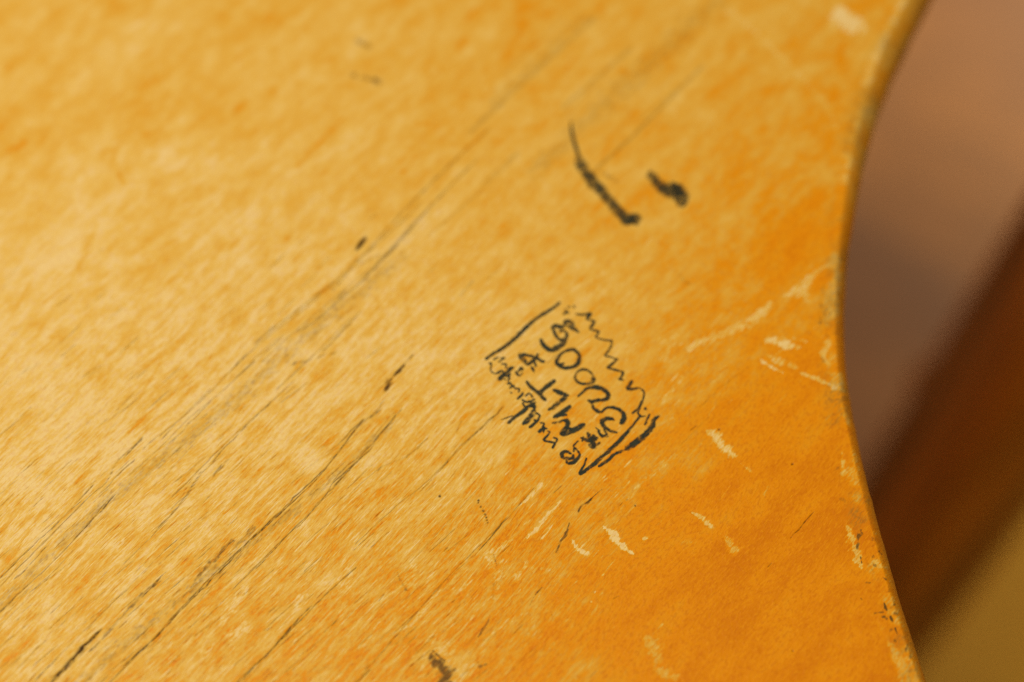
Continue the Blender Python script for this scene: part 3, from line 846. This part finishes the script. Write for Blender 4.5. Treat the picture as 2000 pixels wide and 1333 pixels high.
def board_material():
    g = NT("worn_amber_varnished_wood")
    tc = g.n('ShaderNodeTexCoord').outputs['Object']
    wn = g.n('ShaderNodeTexNoise')
    g.link(tc, wn.inputs['Vector'])
    wn.inputs['Scale'].default_value = 22
    wn.inputs['Detail'].default_value = 1
    wsub = g.n('ShaderNodeVectorMath', operation='MULTIPLY_ADD')
    g.link(wn.outputs['Color'], wsub.inputs[0])
    wsub.inputs[1].default_value = (0.006, 0.006, 0.0)
    g.link(tc, wsub.inputs[2])
    r = g.rotated(wsub.outputs[0], -GF)                      # x runs along the grain
    wa = g.n('ShaderNodeAttribute', attribute_name="wear_a")
    wb = g.n('ShaderNodeAttribute', attribute_name="wear_b")
    sa = g.n('ShaderNodeSeparateColor')
    sb = g.n('ShaderNodeSeparateColor')
    g.link(wa.outputs['Color'], sa.inputs[0])
    g.link(wb.outputs['Color'], sb.inputs[0])
    worn, crack, stain = sa.outputs[0], sa.outputs[1], sa.outputs[2]
    chip = wa.outputs['Alpha']
    dirt, fleck, stk = sb.outputs[0], sb.outputs[1], sb.outputs[2]
    blot = g.noise(g.scaled(r, (190, 340, 60)), 1.0, 4, 0.62, 0.0)
    patch = g.noise(g.scaled(r, (60, 110, 60), (7, 3, 2)), 1.0, 2, 0.6, 0.0)
    streak = g.noise(g.scaled(r, (120, 950, 60)), 1.0, 3, 0.6, 0.0)
    fibre = g.noise(g.scaled(r, (650, 2300, 400)), 1.0, 2, 0.65, 0.0)
    mott = g.noise(g.scaled(r, (900, 1500, 500)), 1.0, 2, 0.6)
    strand = g.noise(g.scaled(r, (210, 3000, 80), (5, 2, 9)), 1.0, 2, 0.55)

    def c(x, k):
        return g.math('MULTIPLY', g.math('SUBTRACT', x, 0.5), k)
    # contrast of the streaks grows where the finish is half gone
    half = g.ss(worn, 0.02, 0.38, 0.16, 1.0)
    v = g.math('ADD', c(blot, g.ss(stk, 0.1, 0.8, 0.72, 0.95)), c(patch, g.ss(stk, 0.1, 0.8, 0.42, 0.25)))
    v = g.math('ADD', v, c(streak, g.ss(stk, 0.1, 0.9, 0.10, 1.15)))
    v = g.math('ADD', v, c(fibre, g.ss(stk, 0.1, 0.9, 0.25, 0.80)))
    v = g.math('ADD', v, c(mott, 0.45))
    sv = g.math('SUBTRACT', g.ss(strand, 0.56, 0.70, 0.0, 0.34), g.ss(strand, 0.44, 0.30, 0.0, 0.24))
    v = g.math('ADD', v, g.math('MULTIPLY', sv, g.ss(stk, 0.1, 0.9, 0.08, 1.0)))
    v = g.math('MULTIPLY', v, half)
    t = g.math('ADD', worn, v)
    t = g.math('SUBTRACT', t, g.math('MULTIPLY', fleck, 0.42))
    chp = g.math('ADD', chip, g.math('ADD', c(fibre, 1.3), c(mott, 0.8)))
    chp = g.math('MULTIPLY', g.ss(chp, 0.0, 0.80), g.math('MULTIPLY', chip, g.ss(fibre, 0.25, 0.7, 0.55, 1.0)))
    t = g.math('ADD', t, g.math('MULTIPLY', chp, 1.12), clamp=True)
    ramp = g.n('ShaderNodeValToRGB')
    g.link(t, ramp.inputs[0])
    K = 0.74
    els = ramp.color_ramp.elements
    els[0].position = 0.0
    els[0].color = lin(222, 127, 0, K)
    els[1].position = 1.0
    els[1].color = lin(246, 212, 150, K)
    for p, cc in ((0.16, (238, 147, 0)), (0.33, (236, 156, 12)), (0.47, (233, 171, 56)), (0.60, (234, 180, 74)), (0.80, (240, 196, 105))):
        e = els.new(p)
        e.color = lin(*cc, K)
    colr = ramp.outputs[0]
    # fine mottling of the finish
    colr = g.mix(g.math('MULTIPLY', g.ss(mott, 0.46, 0.66, 0.0, 0.50), g.ss(t, 0.7, 0.2, 0.35, 1.0)), colr, lin(208, 112, 0, K))
    colr = g.mix(g.math('MULTIPLY', g.ss(fibre, 0.50, 0.68, 0.0, 0.45), g.ss(t, 0.5, 0.1)), colr, lin(244, 160, 14, K))
    colr = g.mix(g.math('MULTIPLY', g.ss(strand, 0.37, 0.24, 0.0, 0.55), stk), colr, lin(150, 96, 36, K))
    # grey-brown hand dirt, stains, cracks
    dgr = g.math('MULTIPLY', dirt, g.ss(g.math('ADD', fibre, c(mott, 1.0)), 0.3, 0.75, 0.1, 1.0))
    colr = g.mix(dgr, colr, lin(150, 110, 44, K))
    stn = g.math('ADD', stain, g.math('ADD', c(fibre, 0.9), c(mott, 0.9)))
    stn = g.math('MULTIPLY', g.ss(stn, -0.1, 1.0), g.ss(stain, 0.0, 0.5))
    colr = g.mix(stn, colr, lin(112, 76, 28, K))
    ck = g.math('MULTIPLY', crack, g.ss(g.math('ADD', mott, c(streak, 0.6)), 0.28, 0.55, 0.45, 1.0))
    colr = g.mix(ck, colr, lin(60, 33, 8, K))
    g.link(colr, g.bsdf.inputs['Base Color'])
    rough = g.ss(t, 0.05, 0.6, 0.40, 0.60)
    g.link(rough, g.bsdf.inputs['Roughness'])
    g.bsdf.inputs['Specular IOR Level'].default_value = 0.14
    h = g.math('ADD', g.math('MULTIPLY', fibre, 0.6), g.math('MULTIPLY', mott, 0.4))
    bm = g.n('ShaderNodeBump')
    bm.inputs['Strength'].default_value = 0.8
    bm.inputs['Distance'].default_value = 0.00016
    g.link(h, bm.inputs['Height'])
    g.link(bm.outputs[0], g.bsdf.inputs['Normal'])
    return g.m


me.materials.append(board_material())
board = bpy.data.objects.new("wooden_board", me)
col.objects.link(board)
tag(board, "worn amber-varnished wooden board with a concave rounded edge and black ink marks", "board")


# ------------------------------------------------------------------ ink on the board
def ink_material(name, lo, hi, cover, colr=(14, 24, 20)):
    g = NT(name)
    tc = g.n('ShaderNodeTexCoord').outputs['Object']
    r = g.rotated(tc, -GA)
    a = g.noise(g.scaled(r, (900, 2600, 400)), 1.0, 3, 0.6)
    b = g.noise(g.scaled(r, (330, 420, 400)), 1.0, 2, 0.5)
    e = g.n('ShaderNodeAttribute', attribute_name="edge")
    f = g.math('ADD', g.math('MULTIPLY', a, 0.6), g.math('MULTIPLY', b, 0.4))
    f = g.math('SUBTRACT', f, g.math('MULTIPLY', g.math('POWER', e.outputs['Fac'], 2.0), 0.24))
    f = g.math('MULTIPLY', g.ss(f, lo, hi), cover)
    g.link(g.mix(g.ss(b, 0.45, 0.70, 0.0, 0.22), lin(*colr), lin(62, 66, 44)), g.bsdf.inputs['Base Color'])
    g.bsdf.inputs['Roughness'].default_value = 0.55
    g.bsdf.inputs['Specular IOR Level'].default_value = 0.3
    tr = g.n('ShaderNodeBsdfTransparent')
    mx = g.n('ShaderNodeMixShader')
    g.link(f, mx.inputs[0])
    g.link(tr.outputs[0], mx.inputs[1])
    g.link(g.bsdf.outputs[0], mx.inputs[2])
    g.link(mx.outputs[0], g.out.inputs['Surface'])
    return g.m


INK = ink_material("black_ink", 0.25, 0.56, 0.97)
INK_MID = ink_material("thin_black_ink", 0.24, 0.60, 0.93)
INK_FAINT = ink_material("rubbed_black_ink", 0.20, 0.52, 0.90)
MARKER = ink_material("dark_marker_ink", 0.22, 0.66, 0.97, (14, 24, 19))


def surf_z(p):
    u_, v_ = p @ U, p @ W
    return 0.0004 * (fbm(u_ / 0.05, v_ / 0.035, 420, 2) - 0.5) + 0.00009 * (fbm(u_ / 0.030, v_ / 0.0030, 400, 3) - 0.5)


ink_layer = [0]


def ribbon(strokes, jit=0.22):
    """strokes: list of (pixel points, widths) -> verts, faces, edge attribute"""
    V, F, E = [], [], []
    for pts, w in strokes:
        w = np.broadcast_to(np.asarray(w, float), (len(pts),))
        P = np.array([list(at(x, y)[:2]) + [ww * px_size(x, y)] for (x, y), ww in zip(pts, w)])
        P = catmull(P, 0.00022)
        n = len(P)
        if n < 3:
            P = np.vstack([P[0], (P[0] + P[-1]) / 2, P[-1]])
            n = 3
        t = np.gradient(P[:, :2], axis=0)
        t /= np.linalg.norm(t, axis=1)[:, None] + 1e-12
        nn = np.column_stack([-t[:, 1], t[:, 0]])
        s = np.concatenate([[0], np.cumsum(np.linalg.norm(np.diff(P[:, :2], axis=0), axis=1))])
        cap = np.minimum(1, np.sqrt(np.clip((np.minimum(s, s[-1] - s) + 0.00005) / (0.5 * P[:, 2] + 1e-6), 0, 1)))
        seed = random.randint(0, 9999)
        jl = 1 + jit * 2 * (fbm(s / 0.0007, s * 0 + 1.7, seed, 2) - 0.5)
        jr = 1 + jit * 2 * (fbm(s / 0.0007, s * 0 + 8.7, seed + 50, 2) - 0.5)
        ink_layer[0] += 1
        lift = 0.00004 + 0.0000012 * ink_layer[0]
        b0 = len(V)
        for off, ed in ((-1.0, 1.0), (-0.55, 0.3), (0.0, 0.0), (0.55, 0.3), (1.0, 1.0)):
            jj = jl if off < 0 else jr
            q = P[:, :2] + nn * (off * 0.5 * P[:, 2] * cap * jj)[:, None]
            z = surf_z(q) + lift
            for k in range(n):
                V.append((q[k, 0], q[k, 1], z[k]))
                E.append(ed)
        for c in range(4):
            for k in range(n - 1):
                F.append((b0 + c * n + k, b0 + c * n + k + 1, b0 + (c + 1) * n + k + 1, b0 + (c + 1) * n + k))
    return V, F, E


def ink(name, strokes, mat, parent, label=None, jit=0.22):
    V, F, E = ribbon(strokes, jit)
    o = quick_mesh(name, V, F, mat, parent)
    a = o.data.attributes.new("edge", 'FLOAT', 'POINT')
    a.data.foreach_set("value", np.asarray(E, np.float32))
    if label:
        o["label"] = label
    return o


ST_ = Z((920, 570), 3.508)
B_ = 1.34 / 3.508


def st(*pts, w=20):
    """one pen line of the hand-drawn stamp, in enlarged-view units"""
    return (ST_(*pts), np.asarray(w, float) * B_ if not np.isscalar(w) else [w * B_] * len(pts))


border = ink("stamp_border", [
    st((612, 72), (560, 115), (470, 170), (390, 235), (300, 322), (230, 382), (150, 428), (95, 468), w=[20, 20, 24, 24, 30, 26, 20, 20]),
    st((1165, 842), (1120, 900), (1050, 985), (970, 1068), (880, 1145), (820, 1198), (750, 1246), w=[16, 16, 24, 28, 26, 26, 16]),
    st((1292, 845), (1252, 880), (1240, 920), (1190, 982), (1120, 1038), (1050, 1085), w=[16, 28, 36, 38, 38, 30]),
    st((1050, 1085), (985, 1112), (930, 1160), (870, 1200), w=[26, 18, 22, 18]),
    st((792, 1135), (775, 1185), (745, 1246), (790, 1232), w=[14, 14, 18, 14]),
], INK, board, "thick inked bars closing the two ends of the hand-drawn stamp")
ink("zigzag_border", [
    st((715, 155), (765, 160), (826, 148), w=[12, 15, 17]), st((826, 148), (805, 170), (787, 192), w=[18, 24, 16]), st((787, 192), (850, 204), w=[12, 16]),
    st((850, 204), (830, 232), (810, 258), w=[15, 20, 20]), st((810, 258), (880, 274), w=[20, 13]), st((880, 274), (850, 314), w=13),
    st((850, 314), (915, 332), (968, 336), w=13), st((968, 336), (955, 385), (915, 440), w=[15, 18, 18]), st((915, 440), (960, 450), (1010, 466), w=13),
    st((1000, 462), (972, 490), (928, 520), w=[14, 20, 18]), st((928, 520), (985, 535), (1050, 552), w=15), st((1045, 552), (1030, 585), (1008, 600), w=[17, 19, 13]),
    st((1008, 600), (1052, 607), w=15), st((1105, 605), (1085, 640), (1062, 665), w=[17, 26, 20]), st((1062, 665), (1100, 668), (1155, 658), w=[18, 22, 13]),
    st((1155, 658), (1185, 690), (1178, 740), w=13), st((1178, 740), (1150, 792), (1100, 836), w=[18, 18, 15]),
    st((1185, 795), (1205, 808), w=26), st((1140, 830), (1165, 855), (1200, 850), w=13), st((1225, 835), (1205, 880), (1188, 916), w=[11, 17, 13]),
    st((1160, 790), (1140, 835), w=13),
], INK_MID, border, "jagged inked line along the stamp's upper side")
ink("zigzag_border", [
    st((660, 112), (680, 104), w=13), st((700, 96), (712, 116), w=11), st((630, 160), (655, 140), (668, 155), w=15), st((640, 120), (655, 135), w=9),
    st((120, 492), (145, 495), w=15), st((150, 470), (190, 450), w=11), st((200, 462), (235, 456), w=22), st((185, 485), (215, 470), w=11),
    st((140, 500), (135, 545), (170, 565), (205, 552), w=9), st((250, 640), (262, 625), (280, 650), (262, 665), w=13), st((268, 690), (280, 700), w=11),
    st((315, 742), (350, 705), (352, 690), w=[18, 15, 9]), st((345, 740), (385, 758), (440, 738), w=13), st((370, 720), (400, 700), (425, 730), w=11), st((395, 745), (410, 765), (445, 760), w=11),
    st((395, 935), (440, 900), (466, 872), w=[20, 17, 11]), st((425, 880), (450, 885), w=15), st((460, 968), (505, 925), w=[20, 16]), st((505, 925), (495, 970), w=13),
    st((540, 962), (525, 985), (492, 1020), w=[9, 13, 15]), st((492, 1020), (540, 1030), (578, 1036), w=15), st((578, 1036), (555, 1076), w=15), st((520, 955), (545, 962), w=9),
    st((205, 880), (290, 850), w=7),
    st((175, 560), (215, 545), (225, 575), (262, 590), (250, 615), w=12), st((290, 640), (300, 665), (330, 668), (325, 695), w=11),
    st((350, 760), (372, 790), (410, 775), (425, 800), w=12), st((440, 830), (470, 850), (455, 880), w=12), st((470, 900), (500, 905), (490, 935), (525, 940), w=12),
    st((560, 1000), (590, 1010), (575, 1040), w=11), st((205, 500), (240, 500), (235, 530), w=11),
], INK_FAINT, border, "rubbed jagged inked line along the stamp's lower side")

letters = [
    # upper row, from the top end of the stamp
    (INK_MID, [st((548, 262), (575, 236), (612, 246), (645, 240), w=[24, 30, 30, 26]), st((640, 232), (652, 208), (690, 212), (700, 250), (742, 285), w=[24, 28, 32, 30, 10]),
               st((565, 262), (578, 300), (610, 332), (650, 318), (654, 288), (628, 268), (600, 282), w=[24, 20, 18, 22, 20, 18, 14]), st((640, 225), (675, 245), (705, 268), w=18)]),
    (INK, [st((474, 325), (500, 372), (550, 414), w=[28, 28, 34]), st((545, 414), (605, 375), (658, 328), w=[34, 36, 30])]),
    (INK, [st((640, 412), (695, 398), (736, 428), (740, 470), (712, 512), (650, 525), (598, 508), (586, 478), (612, 432), (650, 408), w=[18, 24, 26, 26, 26, 24, 26, 26, 20, 16]),
           st((590, 490), (615, 500), (640, 490), w=16)]),
    (INK_MID, [st((712, 590), (722, 555), (760, 535), (806, 545), (838, 580), (838, 612), (800, 632), (745, 628), (714, 602), (714, 575), w=[14, 16, 18, 18, 18, 26, 20, 18, 20, 14]),
               st((820, 600), (845, 590), w=24)]),
    (INK, [st((728, 722), (765, 690), (800, 662), (850, 655), (905, 670), (938, 700), (928, 735), (880, 748), w=[12, 16, 22, 30, 30, 30, 30, 20]),
           st((795, 745), (840, 752), (890, 738), w=[20, 26, 26]), st((825, 752), (838, 795), (880, 826), (905, 820), w=[20, 22, 24, 10])]),
    (INK, [st((895, 828), (925, 798), (975, 795), (1025, 815), (1048, 855), (1035, 895), (1015, 902), w=[10, 18, 22, 26, 30, 36, 22]),
           st((985, 880), (945, 868), (905, 880), (898, 900), (925, 935), (965, 958), (1005, 965), w=[14, 24, 34, 30, 24, 22, 12]), st((940, 880), (975, 865), w=18)]),
    # lower row
    (INK, [st((328, 425), (355, 468), (395, 510), w=[34, 34, 26]), st((340, 430), (420, 448), (505, 486), w=[20, 22, 26]), st((385, 505), (430, 470), (462, 425), w=[26, 22, 14]),
           st((410, 515), (425, 535), (432, 556), w=[20, 18, 10]), st((425, 450), (445, 520), w=14)]),
    (INK, [st((186, 610), (222, 578), (255, 545), (292, 515), w=[32, 32, 32, 22]), st((250, 590), (270, 560), w=16), st((300, 545), (325, 580), w=18), st((318, 550), (345, 525), (352, 545), w=18), st((225, 600), (240, 605), w=14), st((330, 585), (352, 555), w=8)]),
    (INK, [st((376, 614), (420, 665), (470, 708), (516, 752), w=[22, 26, 28, 24]), st((462, 706), (520, 652), (580, 606), w=[26, 28, 24])]),
    (INK, [st((558, 674), (605, 694), (672, 714), w=[26, 30, 22]), st((660, 716), (615, 752), (565, 792), (524, 815), w=[22, 30, 28, 22])]),
    (INK, [st((684, 780), (632, 824), (560, 866), w=[24, 32, 30]), st((575, 860), (600, 850), (660, 845), w=[22, 22, 14]), st((552, 905), (600, 895), (640, 878), w=[18, 16, 14])]),
    (INK, [st((630, 885), (662, 888), (652, 930), (612, 985), w=[24, 28, 28, 30]), st((605, 978), (660, 968), (720, 940), (782, 905), w=[30, 32, 34, 30]), st((640, 925), (700, 948), w=20)]),
    (INK_MID, [st((794, 962), (822, 1008), (850, 1068), w=[20, 34, 30]), st((748, 1000), (800, 1018), (872, 1000), w=[12, 30, 26]), st((800, 1048), (842, 1058), (886, 1030), w=[24, 32, 16]),
               st((832, 978), (858, 1020), w=26), st((868, 950), (900, 1002), w=16), st((880, 985), (942, 990), w=22), st((908, 940), (935, 985), w=16), st((850, 930), (885, 955), w=8), st((770, 990), (760, 1030), w=12)]),
    (INK_FAINT, [st((690, 1112), (650, 1096), (622, 1112), (636, 1140), (690, 1140), (700, 1112), w=[16, 22, 24, 24, 22, 16]), st((700, 1100), (712, 1072), (742, 1112), (730, 1142), (695, 1172), (662, 1172), w=[14, 14, 16, 20, 24, 24]),
                 st((650, 1150), (665, 1178), (720, 1168), w=16), st((735, 1020), (700, 1060), (720, 1075), w=10)]),
    (INK, [st((248, 908), (300, 862), (350, 828), (392, 792), w=[22, 22, 24, 24]), st((390, 795), (420, 778), (436, 808), w=[28, 30, 30]), st((438, 808), (400, 868), (352, 916), w=[32, 36, 22])]),
]
for mat_, strokes in letters:
    ink("letter", strokes, mat_, border)

MK = Z((1080, 220), 5.3333)
bq = 1 / 5.3333
ink("ink_stroke", [
    (MK((255, 425), (285, 540), (375, 680), (465, 790), (555, 885), (640, 990), (730, 1080), (800, 1130), (850, 1150)), np.array([40, 126, 146, 146, 130, 136, 156, 180, 150]) * bq),
    (MK((790, 1130), (850, 1105), (880, 1180)), np.array([110, 140, 100]) * bq),
], MARKER, board, "long curved dark stroke with a thin tail", jit=0.26)
ink("ink_stroke", [(MK((188, 95), (192, 200), (222, 320), (262, 440)), np.array([20, 36, 40, 46]) * bq)], INK_FAINT, board, "thin faint tail of the long stroke")
ink("ink_stroke", [
    (MK((1005, 610), (1050, 695), (1125, 775), (1205, 810), (1285, 830), (1345, 890), (1400, 945)), np.array([104, 128, 160, 190, 190, 210, 170]) * bq),
    (MK((1230, 725), (1290, 800), (1340, 870)), np.array([60, 110, 120]) * bq),
    (MK((1270, 920), (1340, 950), (1395, 940)), np.array([80, 120, 90]) * bq),
], MARKER, board, "short blotted dark stroke beside the long one", jit=0.34)

bpy.context.view_layer.update()
